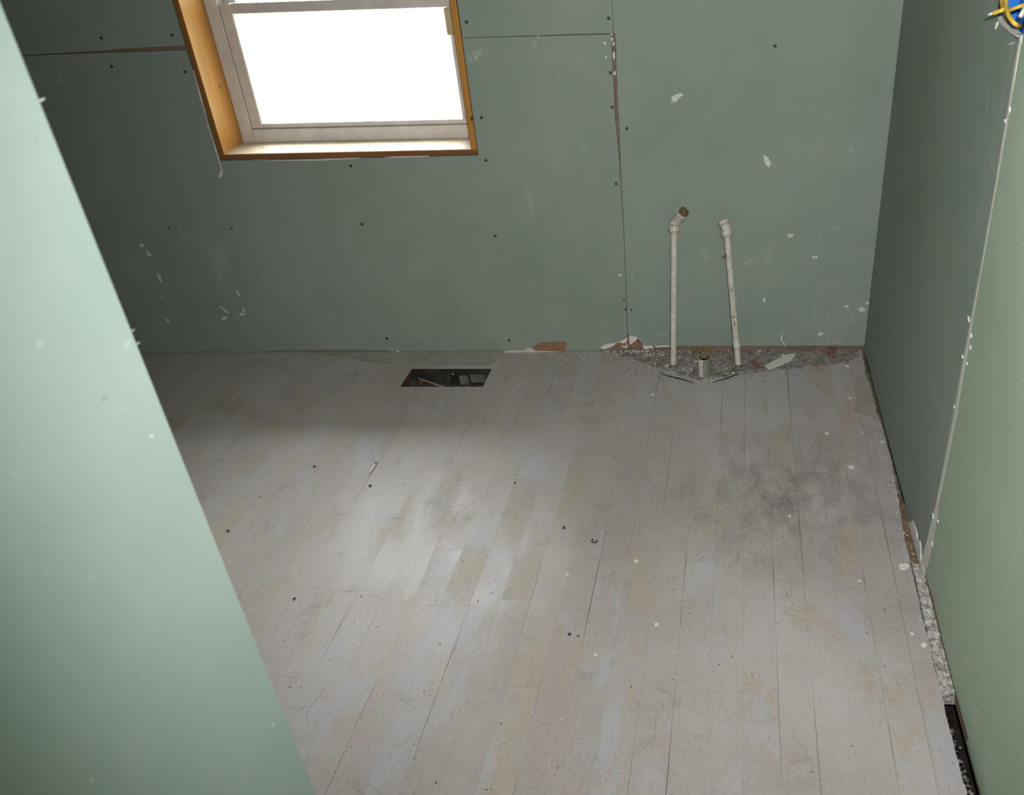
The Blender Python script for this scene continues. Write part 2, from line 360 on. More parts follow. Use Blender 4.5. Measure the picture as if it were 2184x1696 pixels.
# torn paper and bare gypsum at the foot of the seam
def cropA(pts): return [bxz(1240 + x / 9.1, 640 + y / 9.1) for x, y in pts]
for pts, mat, d in (([(360, 930), (430, 870), (560, 840), (690, 830), (620, 880), (540, 920), (440, 950)], 'gypsum', .004),
                 ([(735, 810), (850, 745), (895, 745), (880, 800), (820, 840)], 'gypsum', .003),
                 ([(620, 878), (700, 835), (860, 840), (870, 885), (700, 890)], 'kraft', .002),
                 ([(930, 690), (1000, 695), (1085, 710), (1080, 760), (1040, 800), (940, 870), (930, 780)], 'gypsum', .003),
                 ([(940, 880), (1080, 780), (1165, 855), (1170, 890), (1030, 900), (980, 925)], 'kraft', .005),
                 ([(1185, 880), (1380, 884), (1405, 945), (1330, 930), (1250, 965), (1205, 930)], 'gypsum', .002),
                 ([(1420, 885), (1560, 878), (1740, 876), (1740, 902), (1600, 905), (1450, 918)], 'gypsum', .003),
                 ([(700, 830), (735, 815), (870, 838), (900, 905), (860, 940), (760, 905)], 'gypsum', -.002)):
    pr_obj('torn_paper' if mat == 'kraft' else 'gypsum_core', cropA(pts), map_back, -T, d, mat, wall_back)
# plaster flecks and bare wood down the tapering gap
for (u, v, wpx, hpx) in ((1305, 84, 4, 7), (1308, 94, 5, 9), (1309, 120, 5, 16), (1311, 157, 5, 8), (1304, 74, 5, 4)):
    a, b = bxz(u, v); pr_obj('plaster_fleck', blob_pts(a, b, wpx * .00085, hpx * .00085), map_back, -T, -0.002, 'gypsum', wall_back)
a0, a1 = bxz(1311, 170), bxz(1318, 245)
pr_obj('bare_wood', ragged([(a0[0] - .001, a0[1]), (a1[0] - .003, a1[1])], .001) + ragged([(a1[0] + .006, a1[1]), (a0[0] + .008, a0[1])], .001), map_back, -T, -0.003, 'stud', wall_back)
# cut paper fringe on the left edge and bottom of the window hole
fr = [bxz(*p) for p in ((412, 150), (417.5, 170), (430, 218), (448.5, 284), (466, 340), (472, 362))]
fr2 = [(a + 0.0032, b) for a, b in fr]
pr_obj('gypsum_edge', ragged(fr, .0018, .012) + ragged(fr2[::-1], .0012, .02), map_back, -T, 0.0025, 'gypsum', wall_back)
pr_obj('gypsum_edge', [bxz(*p) for p in ((470, 366), (474, 361), (476, 372), (468, 381), (466, 378))], map_back, -T, 0.0012, 'gypsum', wall_back)
pr_obj('gypsum_edge', [bxz(*p) for p in ((538, 341.5), (600, 342.6), (680, 342.4), (760, 338.5), (770, 336.5), (700, 338.8), (600, 341))], map_back, -T, 0.002, 'gypsum', wall_back)
pr_obj('gypsum_edge', [bxz(*p) for p in ((815, 335.5), (850, 336), (915, 333.5), (915, 332), (850, 333.2))], map_back, -T, 0.0015, 'gypsum', wall_back)
# screws
for (u, v) in ((216, 81), (367, 75), (238, 142), (395, 153), (995, 47), (1298, 39), (1302, 155), (1306, 229), (1337, 274), (1314, 392), (1027, 251),
               (1036, 342), (748, 354), (772, 478), (1056, 503), (494, 488), (360, 487), (1653, 98), (825, 722), (1086, 726), (1331, 638), (1334, 660), (1347, 661)):
    a, b = bxz(u, v); dull = (u, v) in ((494, 488), (360, 487), (1334, 660), (1347, 661), (1331, 638))
    pr_obj('screw_head', blob_pts(a, b, .0045 if dull else .006, .0045 if dull else .006, 0, 8, .12), map_back, -T, 0.0008 if u < 1320 else 0.0016, 'screw', wall_back)
# compound smears on the back wall (u, v, half width px, half height px, tilt, kind)
def smear(u, v, a, b, ang, kind, fn2, fn, par, lift):
    x, z = fn2(u, v); s = 0.00172
    bm = bmesh.new(); bm.faces.new([bm.verts.new(fn(p_, q_, lift)) for p_, q_ in blob_pts(x, z, a * s, b * s, ang, 11, .28)])
    f_ = bm.faces[:][0]; f_.normal_update()
    if f_.normal.dot(Vector(fn(x, z, 1.0)) - Vector(fn(x, z, 0.0))) < 0: f_.normal_flip()
    obj('plaster_smear', bm, kind, par, False, False)
for (u, v, a, b, g, k) in ((1635, 343, 7, 12, .4, 'smear'), (1685, 502, 6, 5, 0, 'smear'), (1738, 548, 6, 4, .3, 'smear'), (1741, 569, 8, 4, .3, 'haze'),
        (1443, 207, 12, 7, .6, 'smear'), (1430, 226, 14, 5, 1.0, 'haze'), (1142, 90, 6, 14, -.5, 'haze'), (302, 524, 5, 5, 0, 'smear'), (318, 541, 4, 9, .5, 'smear'),
        (340, 592, 3.5, 13, .1, 'smear'), (357, 684, 4, 5, 0, 'smear'), (347, 632, 2.5, 3, 0, 'smear'), (508, 626, 2.5, 11, .25, 'smear'), (480, 662, 2.5, 14, .7, 'smear'),
        (478, 679, 8, 4, .2, 'smear'), (517, 670, 10, 4, .2, 'smear'), (520, 664, 3, 8, 0, 'smear'), (1815, 660, 28, 4, 0, 'haze'), (1812, 682, 10, 18, -.5, 'haze'),
        (1775, 728, 30, 9, .15, 'haze'), (1750, 712, 6, 5, 0, 'smear'), (1806, 653, 5, 3, 0, 'smear'), (1838, 660, 8, 6, 0, 'smear'), (1850, 646, 4, 3, 0, 'smear'),
        (1848, 690, 4, 22, -.1, 'haze'), (1846, 720, 3, 20, -.1, 'haze'), (1505, 545, 10, 16, .2, 'haze'), (1638, 490, 10, 6, 0, 'haze'), (1600, 560, 16, 8, 0, 'haze'), (1418, 714, 24, 5, -.1, 'haze'),
        (1667, 720, 2, 9, 0, 'smear'), (1672, 733, 2, 7, .4, 'smear'), (1745, 525, 9, 2, 0, 'haze'), (1640, 598, 9, 5, .3, 'haze'), (1788, 485, 9, 8, 0, 'haze'), (1770, 610, 8, 8, .3, 'haze'),
        (836, 744, 11, 4, -.4, 'haze'), (848, 750, 4, 4, 0, 'smear'), (1322, 587, 3, 3, 0, 'smear'), (1348, 591, 2, 2, 0, 'smear'), (1290, 92, 2, 3, 0, 'smear'), (1292, 122, 2, 4, 0, 'smear'),
        (1303, 155, 4, 2, 0, 'smear'), (1017, 118, 18, 12, .5, 'haze'), (1010, 113, 2.5, 2.5, 0, 'smear'), (1016, 122, 2.5, 2, 0, 'smear'), (135, 170, 9, 12, 0, 'haze'), (170, 85, 8, 5, 0, 'haze'),
        (1890, 425, 6, 5, 0, 'smear'), (1815, 320, 8, 6, 0, 'haze'), (1630, 640, 3, 6, 0, 'smear')):
    smear(u, v, a, b, g, k, bxz, map_back, wall_back, 0.0011 if u > 1325 else 0.0004)
bm = bmesh.new()
for i in range(90):
    u, v = (random.uniform(1350, 1850), random.uniform(380, 735)) if i < 60 else (random.uniform(300, 1300), random.uniform(400, 745))
    a, b = bxz(u, v); r = random.uniform(.0007, .0022); prism(bm, blob_pts(a, b, r, r, 0, 6), map_back, 0, 0.0016)
dots = obj('plaster_specks', bm, 'gypsum', wall_back); dots['kind'] = 'stuff'
# bare wood plate under the short right-hand sheet
z1 = bxz(1700, 737)[1]
pr_obj('sole_plate', ragged([(xb + .05, -.02), (WX, -.02), (WX, z1 + .006), (xb + .05, z1 + .006)], 0.0, 1), map_back, -T - .004, -0.004, 'stud', wall_back)

# ---- right wall
def rx(y): return WX + y * math.tan(YAW)
bm = bmesh.new(); prism(bm, [(ROOM_B, -0.25), (0.02, -0.25), (0.02, CEIL), (ROOM_B, CEIL)], map_right, -0.14, -T - 0.03)
wall_right = struct(obj('wall_right', bm, 'dirt'))
s1 = [ryz(*p) for p in ((2178, 75), (2147, 265), (2100, 540), (2080, 650), (2052, 805), (2040, 880), (2000, 1075), (1985, 1150), (1968, 1222))]
S1 = -1.272
bot_far = [(-0.003, 0.004), (-0.05, 0.004), (-0.07, 0.012), (-0.19, 0.012), (-0.20, 0.004), (-0.35, 0.004)] + [(ryz(*p)) for p in ((1868, 860), (1892, 960), (1908, 1030), (1924, 1108))]
zmin = lambda p: (p[0], max(p[1], 0.004))
bot_far = [zmin(p) for p in bot_far]
tear = [ryz(*p) for p in ((1927, 1120), (1948, 1118), (1957, 1150), (1966, 1185), (1970, 1215))]
far = ragged(bot_far, .002, .03) + ragged(tear, .003, .012) + [(S1 + .002, 0.05), (S1 + .002, 1.376), (-1.245, 1.372), (-1.10, 1.392), (-1.075, 1.40), (-1.075, 1.51), (S1 + .002, 1.51), (S1 + .002, CEIL), (-0.003, CEIL)]
pr_obj('drywall_sheet', far, map_right, -T, 0.0, 'drywall_far', wall_right)
S2 = -1.80
bn = [ryz(*p) for p in ((1976, 1230), (1992, 1280), (2012, 1370), (2035, 1460), (2058, 1548))]
near = ragged([(S1 - .002, bn[0][1] + .02)] + bn + [(S2 + .0003, bn[-1][1])], .002, .03) + [(S2 + .0003, CEIL), (S1 - .002, CEIL)]
pr_obj('drywall_sheet', near, map_right, -T, 0.0010, 'drywall_warm_lit', wall_right)
bq = [ryz(*p) for p in ((2066, 1575), (2057, 1598), (2072, 1622), (2064, 1634), (2078, 1648), (2068, 1664), (2078, 1696))]
near2 = [(S2 - .0003, bn[-1][1])] + ragged([(a, max(b, -.01)) for a, b in bq], .003, .02) + [(-2.1, 0.012), (ROOM_B, 0.01), (ROOM_B, CEIL), (S2 - .0003, CEIL)]
near2 = [(min(a, S2 - .0003), b) for a, b in near2]
pr_obj('drywall_sheet', near2, map_right, -T, 0.0010, 'drywall_warm_lit', wall_right)
# exposed white gypsum down the first seam: hair thin in the middle, thick at the ends
wd = (4.5, 4.5, 1.6, 3, 6, 4.5, 6, 13, 12)
sL = [ryz(u - w_ * .5, v) for (u, v), w_ in zip(((2178, 75), (2147, 265), (2100, 540), (2080, 650), (2052, 805), (2040, 880), (2000, 1075), (1985, 1150), (1968, 1205)), wd)]
sR = [ryz(u + w_ * .5, v) for (u, v), w_ in zip(((2178, 75), (2147, 265), (2100, 540), (2080, 650), (2052, 805), (2040, 880), (2000, 1075), (1985, 1150), (1974, 1205)), wd)]
pr_obj('gypsum_edge', ragged(sL, .0009, .03) + [ryz(1970, 1230)] + ragged(sR[::-1], .0007, .03), map_right, -T, 0.0013, 'gypsum', wall_right)
for (u, v, a, b) in ((2155, 235, 3, 6), (2146, 258, 3, 5), (2068, 681, 5, 2.5), (2073, 716, 2.5, 4), (2072, 740, 2, 5), (2055, 762, 3, 3), (2064, 775, 2, 3), (2037, 868, 2, 6), (1992, 1101, 4, 3), (2002, 1112, 2.5, 3), (1990, 1160, 5, 3)):
    a0, b0 = ryz(u, v); bm = bmesh.new(); prism(bm, blob_pts(a0, b0, a * .0019, b * .0010, .3, 8, .35), map_right, 0.0, .004)
    obj('torn_paper', bm, 'gypsum', wall_right)
# bare gypsum tear and brown paper at the foot of the seam
def cropR(pts): return [ryz(1880 + x / 7.065, 1080 + y / 7.065) for x, y in pts]
pr_obj('gypsum_core', ragged(cropR([(300, 455), (370, 310), (410, 240), (440, 260), (475, 215), (515, 300), (545, 400), (550, 490), (590, 520), (605, 650), (600, 830), (640, 900), (650, 990), (600, 1000), (560, 850), (480, 640), (430, 520), (370, 430), (330, 480)]), .0012, .01), map_right, -T, .0030, 'gypsum', wall_right)
pr_obj('torn_paper', cropR([(335, 485), (370, 430), (430, 520), (480, 640), (540, 800), (480, 790), (420, 840), (370, 760), (330, 620)]), map_right, -T, .0015, 'kraft', wall_right)
for (u, v, a, b, g, k) in ((2108, 215, 5, 18, -.3, 'haze'), (2105, 273, 6, 8, 0, 'haze'), (2010, 300, 3, 12, 0, 'haze'), (2036, 375, 3, 12, .2, 'haze'), (2038, 400, 4, 14, .2, 'haze'), (1919, 305, 2, 3, 0, 'smear'),
        (1909, 935, 3, 14, 0, 'haze'), (1899, 715, 2, 8, 0, 'haze'), (1995, 925, 3, 4, 0, 'haze'), (2062, 1413, 3, 7, .2, 'smear'), (2075, 1400, 2, 4, 0, 'haze'), (2076, 1360, 3, 9, 0, 'haze'), (2110, 1170, 3, 12, 0, 'haze'),
        (2080, 1515, 3, 3, 0, 'smear'), (2086, 1518, 3, 4, 0, 'smear'), (2080, 1537, 3, 3, 0, 'smear'), (2111, 465, 3, 12, 0, 'haze'), (2154, 130, 3, 30, 0, 'haze')):
    smear(u, v, a, b, g, k, ryz, map_right, wall_right, 0.0015)
# wood plate and dark void behind the sheets' short lower edge
pr_obj('sole_plate', [(-1.22, -.03), (-1.30, .036), (-1.95, .036), (-1.95, -.03)], map_right, -T - .03, -.003, 'stud_y', wall_right)

# ---- other walls of the room
LW = struct(empty('wall_left'))          # the near partition whose corner fills the left of the view
PXF, PYE = -0.540, -2.3755
PB = -3.75
bx('stud_framing', (PXF - .105, PB, 0), (PXF - .0135, PYE - .0135, CEIL), 'stud', LW)
bx('drywall_sheet', (PXF - .0125, PB, 0.006), (PXF, PYE - .0005, CEIL), 'drywall_cool_lit', LW, .0012)
bx('drywall_sheet', (PXF - .118, PYE - .0125, 0.006), (PXF - .0131, PYE, CEIL), 'drywall', LW, .001)
bx('drywall_sheet', (PXF - .118, PB, 0.006), (PXF - .1055, PYE - .013, CEIL), 'drywall', LW, .001)
def pyz(u, v): p = on_x(u, v, PXF); return (p[1], p[2])
def map_part(a, b, d): return (PXF + d, a, b)
for (u, v, a, b, g, k) in ((323, 928, 3.6, 5.5, .1, 'smear'), (583, 1546, 2.8, 5, -.3, 'smear'), (195, 1665, 2.8, 3.2, -.4, 'smear'), (451, 1196, 2, 9, -.5, 'haze'), (485, 1466, 2, 5, -.5, 'haze'),
        (350, 1325, 2, 4, -.5, 'haze'), (333, 1306, 9, 1.6, .5, 'haze'), (422, 1644, 2, 5, -.5, 'haze'), (222, 850, 7, 6, 0, 'haze'), (322, 1180, 4, 1.6, 0, 'haze'), (80, 300, 4, 4, 0, 'haze')):
    x, z = pyz(u, v); s = 0.00062
    pr_obj('paper_nick', blob_pts(x, z, a * s, b * s, g, 9, .25), map_part, 0, .0004, k, LW)
for (u, v, l) in ((85, 215, .0028), (279, 708, .0009), (292, 734, .0011)):
    a, b = pyz(u, v); bm = bmesh.new(); tube(bm, [(PXF, PYE - .001, b), (PXF + .001, PYE + l * .6, b + .0005), (PXF + .002, PYE + l, b + .0009)], [.0008, .0006, .0003] if v < 300 else [.0006, .0005, .0003], 6); obj('paper_nick', bm, 'gypsum' if v < 300 else 'drywall_cool_lit', LW)
struct(bx('wall_outer', (ROOM_L - .12, ROOM_B, -.02), (ROOM_L, 0.013, CEIL), 'drywall'))
bm = bmesh.new(); box(bm, (ROOM_L, ROOM_B - .12, -.02), (WX + .1, ROOM_B, CEIL))
struct(obj('wall_rear', bm, 'drywall'))
struct(bx('ceiling', (ROOM_L - .12, ROOM_B - .12, CEIL), (WX + .2, EXT, CEIL + .1), 'ceiling'))
struct(bx('added_eave', (ROOM_L - .6, EXT, 2.17), (WX + .8, 0.86, 2.30), 'siding'))  # unseen overhang, added to cut high sky and sun below the window
struct(bx('ground', (-40, -40, -3.2), (40, 60, -3.0), 'grass'))

# ---- floor: strip boards, 82.6 mm, running away from the camera
floor = struct(empty('floor'))
BW, BX0, BT = 0.0826, -0.330, math.tan(0.0408)
HX0, HX1, HY0, HY1 = -1.183, -0.853, -0.281, -0.137     # register hole
HXl = lambda y: HX0 + (y - HY0) * BT; HXr = lambda y: HX1 + (y - HY0) * BT
edge = [fxy(*p) for p in ((1838, 746), (1846, 800), (1867, 870), (1883, 915), (1901, 985), (1914, 1050), (1924, 1120), (1938, 1185), (1952, 1250), (1974, 1340), (1990, 1410), (2004, 1470), (2012, 1500), (2024, 1555), (2040, 1610), (2056, 1670), (2070, 1720))]
def edge_x(y):
    e = sorted(edge, key=lambda p: p[1])
    return float(np.interp(y, [p[1] for p in e], [p[0] for p in e]))
def joint(k, y):                                          # half width of the joint k at y
    q = noise.noise(Vector((k * 7.31, y * 2.6, 3.7))) + 0.6 * noise.noise(Vector((k * 3.17, y * 9.0, 1.2))) + 0.25 * noise.noise(Vector((k * 5.5, 0.3, 8.8)))
    return 0.00010 + 0.0010 * max(0.0, q - 0.08)
def board(poly, k):
    full = []                                            # long sides follow the joints
    for (x0, y0), (x1, y1) in zip(poly, poly[1:] + poly[:1]):
        full.append((x0, y0)); L = abs(y1 - y0)
        on_l = abs(x0 - (BX0 + BW * k + y0 * BT)) < .003 and abs(x1 - (BX0 + BW * k + y1 * BT)) < .003
        on_r = abs(x0 - (BX0 + BW * (k + 1) + y0 * BT)) < .003 and abs(x1 - (BX0 + BW * (k + 1) + y1 * BT)) < .003
        if L > .1 and (on_l or on_r):
            n = int(L / .06)
            for i in range(1, n):
                y = y0 + (y1 - y0) * i / n
                full.append((BX0 + BW * k + y * BT + joint(k, y), y) if on_l else (BX0 + BW * (k + 1) + y * BT - joint(k + 1, y), y))
    poly = full
    # clip against the ragged right-hand edge
    rough = any(p[0] > 0.5 for p in poly)
    if rough:
        y0, y1 = min(p[1] for p in poly), max(p[1] for p in poly)
        ys = sorted(set([y0, y1] + [p[1] for p in edge if y0 < p[1] < y1] + list(np.arange(y0, y1, .03))))
        k0 = k
        L = [(BX0 + BW * k0 + y * BT + .0006, y) for y in ys]; R = []
        L = [(BX0 + BW * k0 + y * BT + joint(k, y), y) for y in ys]
        for y in ys:
            xr = min(BX0 + BW * (k0 + 1) + y * BT - .0006, edge_x(y) + random.uniform(-.002, .002)); R.append((max(xr, BX0 + BW * k0 + y * BT + .0012), y))
        poly = L + R[::-1]
    bm = bmesh.new(); prism(bm, poly, map_floor, -0.02, random.uniform(-.0004, .0003))
    o = obj('floor_board', bm, 'floor', floor)
    return o
YN, YF = ROOM_B, 0.012
for k in range(-36, 12):
    xl = BX0 + BW * k
    g = .0002; g2 = .0002
    A = lambda y: xl + y * BT + g; B = lambda y: xl + BW + y * BT - g2
    if A(YN) > WX - .03 or (A(0) > WX + .02): continue
    cuts = [YN]; y = YN + random.uniform(.6, 2.6)
    while y < -0.45: cuts.append(y); y += random.uniform(1.4, 2.8)
    if len(cuts) > 1 and YF - cuts[-1] < .7: cuts.pop()
    cuts.append(YF)
    for y0, y1 in zip(cuts[:-1], cuts[1:]):
        y0 += .0005; y1 -= .0005
        if B(HY0) < HX0 or A(HY0) > HX1 or y1 < HY1:
            board([(A(y0), y0), (B(y0), y0), (B(y1), y1), (A(y1), y1)], k); continue
        ca = A(HY0) < HX0; cb = B(HY0) > HX1
        if ca:      # hole bites the right side of this board
            board([(A(y0), y0), (B(y0), y0), (B(HY0), HY0), (HXl(HY0), HY0), (HXl(HY1), HY1), (B(HY1), HY1), (B(y1), y1), (A(y1), y1)], k)
        elif cb:
            board([(A(y0), y0), (B(y0), y0), (B(y1), y1), (A(y1), y1), (A(HY1), HY1), (HXr(HY1), HY1), (HXr(HY0), HY0), (A(HY0), HY0)], k)
        else:
            board([(A(y0), y0), (B(y0), y0), (B(HY0), HY0), (A(HY0), HY0)], k)
            board([(A(HY1), HY1), (B(HY1), HY1), (B(y1), y1), (A(y1), y1)], k)
# subfloor below, open under the register hole and along the right wall
bm = bmesh.new()
box(bm, (ROOM_L, YN, -.06), (HX0 - .01, .014, -.0215)); box(bm, (HX1 + .03, YN, -.06), (.47, .014, -.0215)); box(bm, (HX0 - .01, YN, -.06), (HX1 + .03, HY0 - .005, -.0215)); box(bm, (HX0 - .01, HY1 + .01, -.06), (HX1 + .03, .014, -.0215))
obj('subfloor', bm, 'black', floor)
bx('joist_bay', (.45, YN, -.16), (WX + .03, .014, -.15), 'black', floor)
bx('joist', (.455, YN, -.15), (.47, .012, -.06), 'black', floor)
pr_obj('edge_filler', [(.52, -.93), (rx(-.93), -.93), (rx(0), 0.0), (.60, 0.0)], map_floor, -.03, -.005, 'dirt', floor)
pr_obj('rust_stain_filler', [(.52, -1.225), (rx(-1.225), -1.225), (rx(-.931), -.931), (.52, -.931)], map_floor, -.03, -.004, 'rust_dirt', floor)
# smooth filler strip between hole and wall, lifted along its front lip
fp = [fxy(*p) for p in ((655, 753), (1075, 751), (1076, 760), (1062, 768), (1050, 778), (1040, 781), (960, 782.5), (890, 782), (868, 778), (846, 776), (815, 778), (790, 775), (740, 764), (690, 760))]
pr_obj('floor_patch', ragged(fp + [fp[0]], .002, .03)[:-1], map_floor, -.001, .0028, 'patch', floor)
fp = [fxy(*p) for p in ((1826, 806), (1824, 828), (1829, 846), (1826, 862), (1820, 880), (1836, 887), (1856, 890), (1872, 903), (1866, 866), (1858, 832), (1850, 806))]
pr_obj('floor_patch', ragged(fp + [fp[0]], .003, .02)[:-1], map_floor, -.001, .004, 'patch', floor)

# ================================================================== WINDOW
win = struct(empty('window_1'))
e = .0205                                            # board thickness
SY = 0.155                                           # face of the sash frame
bx('jamb_board', (WL + .001, 0.0, WB), (WL + e, SY + .03, WT), 'pine', win, .001)
bx('jamb_board', (WR - e - .002, 0.0, WB), (WR - .001, SY + .03, WT), 'pine', win, .001)
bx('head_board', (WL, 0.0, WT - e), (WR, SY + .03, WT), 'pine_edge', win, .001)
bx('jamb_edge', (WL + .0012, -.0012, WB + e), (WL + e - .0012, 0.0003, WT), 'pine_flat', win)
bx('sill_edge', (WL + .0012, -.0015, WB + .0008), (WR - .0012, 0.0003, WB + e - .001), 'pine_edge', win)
bx('sill_board', (WL + e, 0.0005, WB), (WR - e - .002, SY + .03, WB + e + .001), 'stool', win, .001)
k1 = on_x(495, 186, WL + e)
bm = bmesh.new(); 
for (u, v, a, b) in ((469, 184, .0055, .010),):
    p = on_x(u, v, WL + e); prism(bm, blob_pts(p[1], p[2], a, b, .1, 10, .15), lambda a_, b_, d: (WL + e + d, a_, b_), -.002, .0004)
obj('knot', bm, 'rust', win)
a, b = bxz(1006, 253); bm = bmesh.new(); prism(bm, blob_pts(a, b, .005, .008, 0, 9, .2), map_back, -.002, .0016); obj('knot', bm, 'screw', win)
XA, XB, ZA = WL + e, WR - e - .002, WB + e + .001
def at_s(u, v, y): p = on_y(u, v, y); return p[0], p[2]
# outer frame
gx0 = at_s(503, 31, SY + .03)[0]; gx1 = XB - .035
fx = at_s(466, 20, SY)[0]                              # frame / stile joint
zb0 = at_s(530, 273, SY)[1]; zb1 = at_s(551, 262, SY + .02)[1]
zt0 = at_s(700, 24, SY)[1]; zt1 = at_s(700, 1, SY)[1]
print('WIN', gx0, fx, zb0, zb1, zt0, zt1, XA, ZA)
bx('frame_side', (XA, SY, ZA), (fx - .001, SY + .10, WT - e), 'vinyl', win, .002)
bx('frame_side', (XB - .016, SY, ZA), (XB, SY + .10, WT - e), 'vinyl', win, .002)
bx('frame_sill', (fx - .001, SY - .004, ZA), (XB - .016, SY + .10, zb0 - .006), 'vinyl', win, .002)
bx('frame_head', (XA, SY, WT - e - .04), (XB, SY + .10, WT - e), 'vinyl', win, .002)
# lower sash (inside), upper sash (outside)
lower = empty('lower_sash'); lower.parent = win
def sash(par, y0, y1, x0, x1, z0, z1, sw, bot, top):
    bx('stile', (x0, y0, z0), (x0 + sw, y1, z1), 'vinyl', par, .003)
    bx('stile', (x1 - sw, y0, z0), (x1, y1, z1), 'vinyl', par, .003)
    bx('bottom_rail', (x0 + sw, y0 + .001, z0), (x1 - sw, y1 - .001, z0 + bot), 'vinyl', par, .003)
    bx('top_rail', (x0 + sw, y0 + .001, z1 - top), (x1 - sw, y1 - .001, z1), 'vinyl', par, .003)
    bx('glass_pane', (x0 + sw - .004, (y0 + y1) / 2 - .002, z0 + bot - .004), (x1 - sw + .004, (y0 + y1) / 2 + .002, z1 - top + .004), 'glass', par)
sash(lower, SY + .004, SY + .040, fx + .0005, XB - .0165, zb0 - .005, zt1, gx0 - fx, zb1 - zb0 + .004, zt1 - zt0)
upper = empty('upper_sash'); upper.parent = win
sash(upper, SY + .048, SY + .084, fx + .0005, XB - .0165, zt1 - .030, WT - e - .041, gx0 - fx, .030, .04)
p = on_y(958, 45, SY + .0)
bx('sash_latch', (p[0] - .012, SY - .012, p[2] - .045), (p[0] + .014, SY + .003, p[2] + .045), 'latch', win, .004)
bm = bmesh.new()
for i in range(26):
    lump(bm, (random.uniform(XA + .02, XB - .02), random.uniform(.06, SY - .01), ZA + .0016), random.uniform(.0012, .0035), .6)
o = obj('sill_crumbs', bm, 'plaster'); tag(o, 'fine plaster crumbs lying on the bright window sill', 'crumbs', kind='stuff')

# ================================================================== THINGS
# ---- supply pipes
def on_plane(u, v, y): return Vector(on_y(u, v, y))
def supply(name, foot, top, bend, label, coupling, ndir, tilt=0.0):
    f0 = Vector(on_floor(*foot)); yb, yt = f0.y, -0.060
    t0 = on_plane(top[0], top[1], yt); b0 = on_plane(bend[0], bend[1], yt + tilt)
    root = empty(name, f0); R = .0122
    tag(root, label, 'pipe', 'cut supply pipes at the back wall')
    bm = bmesh.new(); pts = [f0 + Vector((0, 0, -.03)) + (t0 - f0) * (-.03)] + [f0.lerp(t0, i / 10) for i in range(11)]
    tube(bm, pts, R, 16); obj('riser', bm, 'pipe', root, True)
    ax = (t0 - f0).normalized()
    bm = bmesh.new()      # forty-five degree elbow with collars
    mid = t0 + ax * .016; dirn = (b0 - mid).normalized(); L = (b0 - mid).length
    path = [t0 - ax * .012, t0 - ax * .010, t0 + ax * .004, t0 + ax * .008] + bez(t0 + ax * .010, mid + ax * .004, mid + dirn * .006, mid + dirn * .018, 6) + [mid + dirn * (L - .014), mid + dirn * (L - .011), b0 - dirn * .002, b0]
    rr = [.0165, .0205, .0208, .0196] + [.0190] * 7 + [.0192, .0208, .0210, .0200]
    tube(bm, path, rr, 16, False)
    # open mouth: rolled lip and a wall going back inside
    tube(bm, [b0, b0 + dirn * .0005, b0 - dirn * .003, b0 - dirn * .028], [.0200, .0152, .0140, .0136], 16, False)
    obj('elbow', bm, 'pipe', root, True)
    bm = bmesh.new(); tube(bm, [b0 - dirn * .0245, b0 - dirn * .024], .0138, 16); obj('bore', bm, 'black', root)
    if coupling:
        for (v0, v1) in coupling:
            tA = (v0 - foot[1]) / (top[1] - foot[1]); tB = (v1 - foot[1]) / (top[1] - foot[1])
            bm = bmesh.new(); P0, P1 = f0.lerp(t0, tA), f0.lerp(t0, tB)
            tube(bm, [P0, P0.lerp(P1, .06), P0.lerp(P1, .12), P0.lerp(P1, .88), P0.lerp(P1, .94), P1], [.0128, .0142, .0148, .0148, .0142, .0128], 16); obj('coupling', bm, 'pipe', root, True)
    bm = bmesh.new(); tube(bm, [f0 + Vector((0, 0, -.002)), f0 + Vector((0, 0, .004)), f0 + Vector((0, 0, .012)) + ax * .002], [.0138, .0134, .0126], 14, True); obj('rust_collar', bm, 'rust', root, True)
    if ndir is not None:
        bm = bmesh.new(); tube(bm, [b0 - dirn * .004, b0 + dirn * .010], [.0195, .0190], 14, False); tube(bm, [b0 + dirn * .010, b0 - dirn * .02], [.0105, .0105], 14, False)
        tube(bm, [b0 + dirn * .0098, b0 + dirn * .0102], [.0190, .0105], 14, False); obj('rusty_thread', bm, 'rust', root, True)
    return root, f0, t0
supply('supply_pipe', (1436, 783), (1437.5, 487), (1457, 454), 'white painted supply pipe on the left, upright, its elbow turned right', None, 1, -.022)
r2, f2, t2 = supply('supply_pipe', (1575, 783), (1550, 497), (1542, 471), 'white painted supply pipe on the right, leaning left with a collar low down', [(718, 742)], None, .016)
for (u, v, hpx) in ((1567, 669, 4), (1568, 680, 5), (1569, 686, 3)):
    tA = (v - 783) / (497 - 783); p = f2.lerp(t2, tA); bm = bmesh.new(); lump(bm, (p.x, p.y - .0118, p.z), .0032, 1.6); obj('paint_chip', bm, 'screw', r2)
bm = bmesh.new(); p = Vector(on_plane(1549, 545, -.075)); tube(bm, [p + Vector((.004, 0, .03)), p + Vector((.002, 0, .012)), p, p + Vector((-.008, 0, -.004)), p + Vector((-.016, 0, -.008))], [.0015, .003, .0065, .004, .001], 8)
o = obj('rust_flake', bm, 'brick', r2, True)
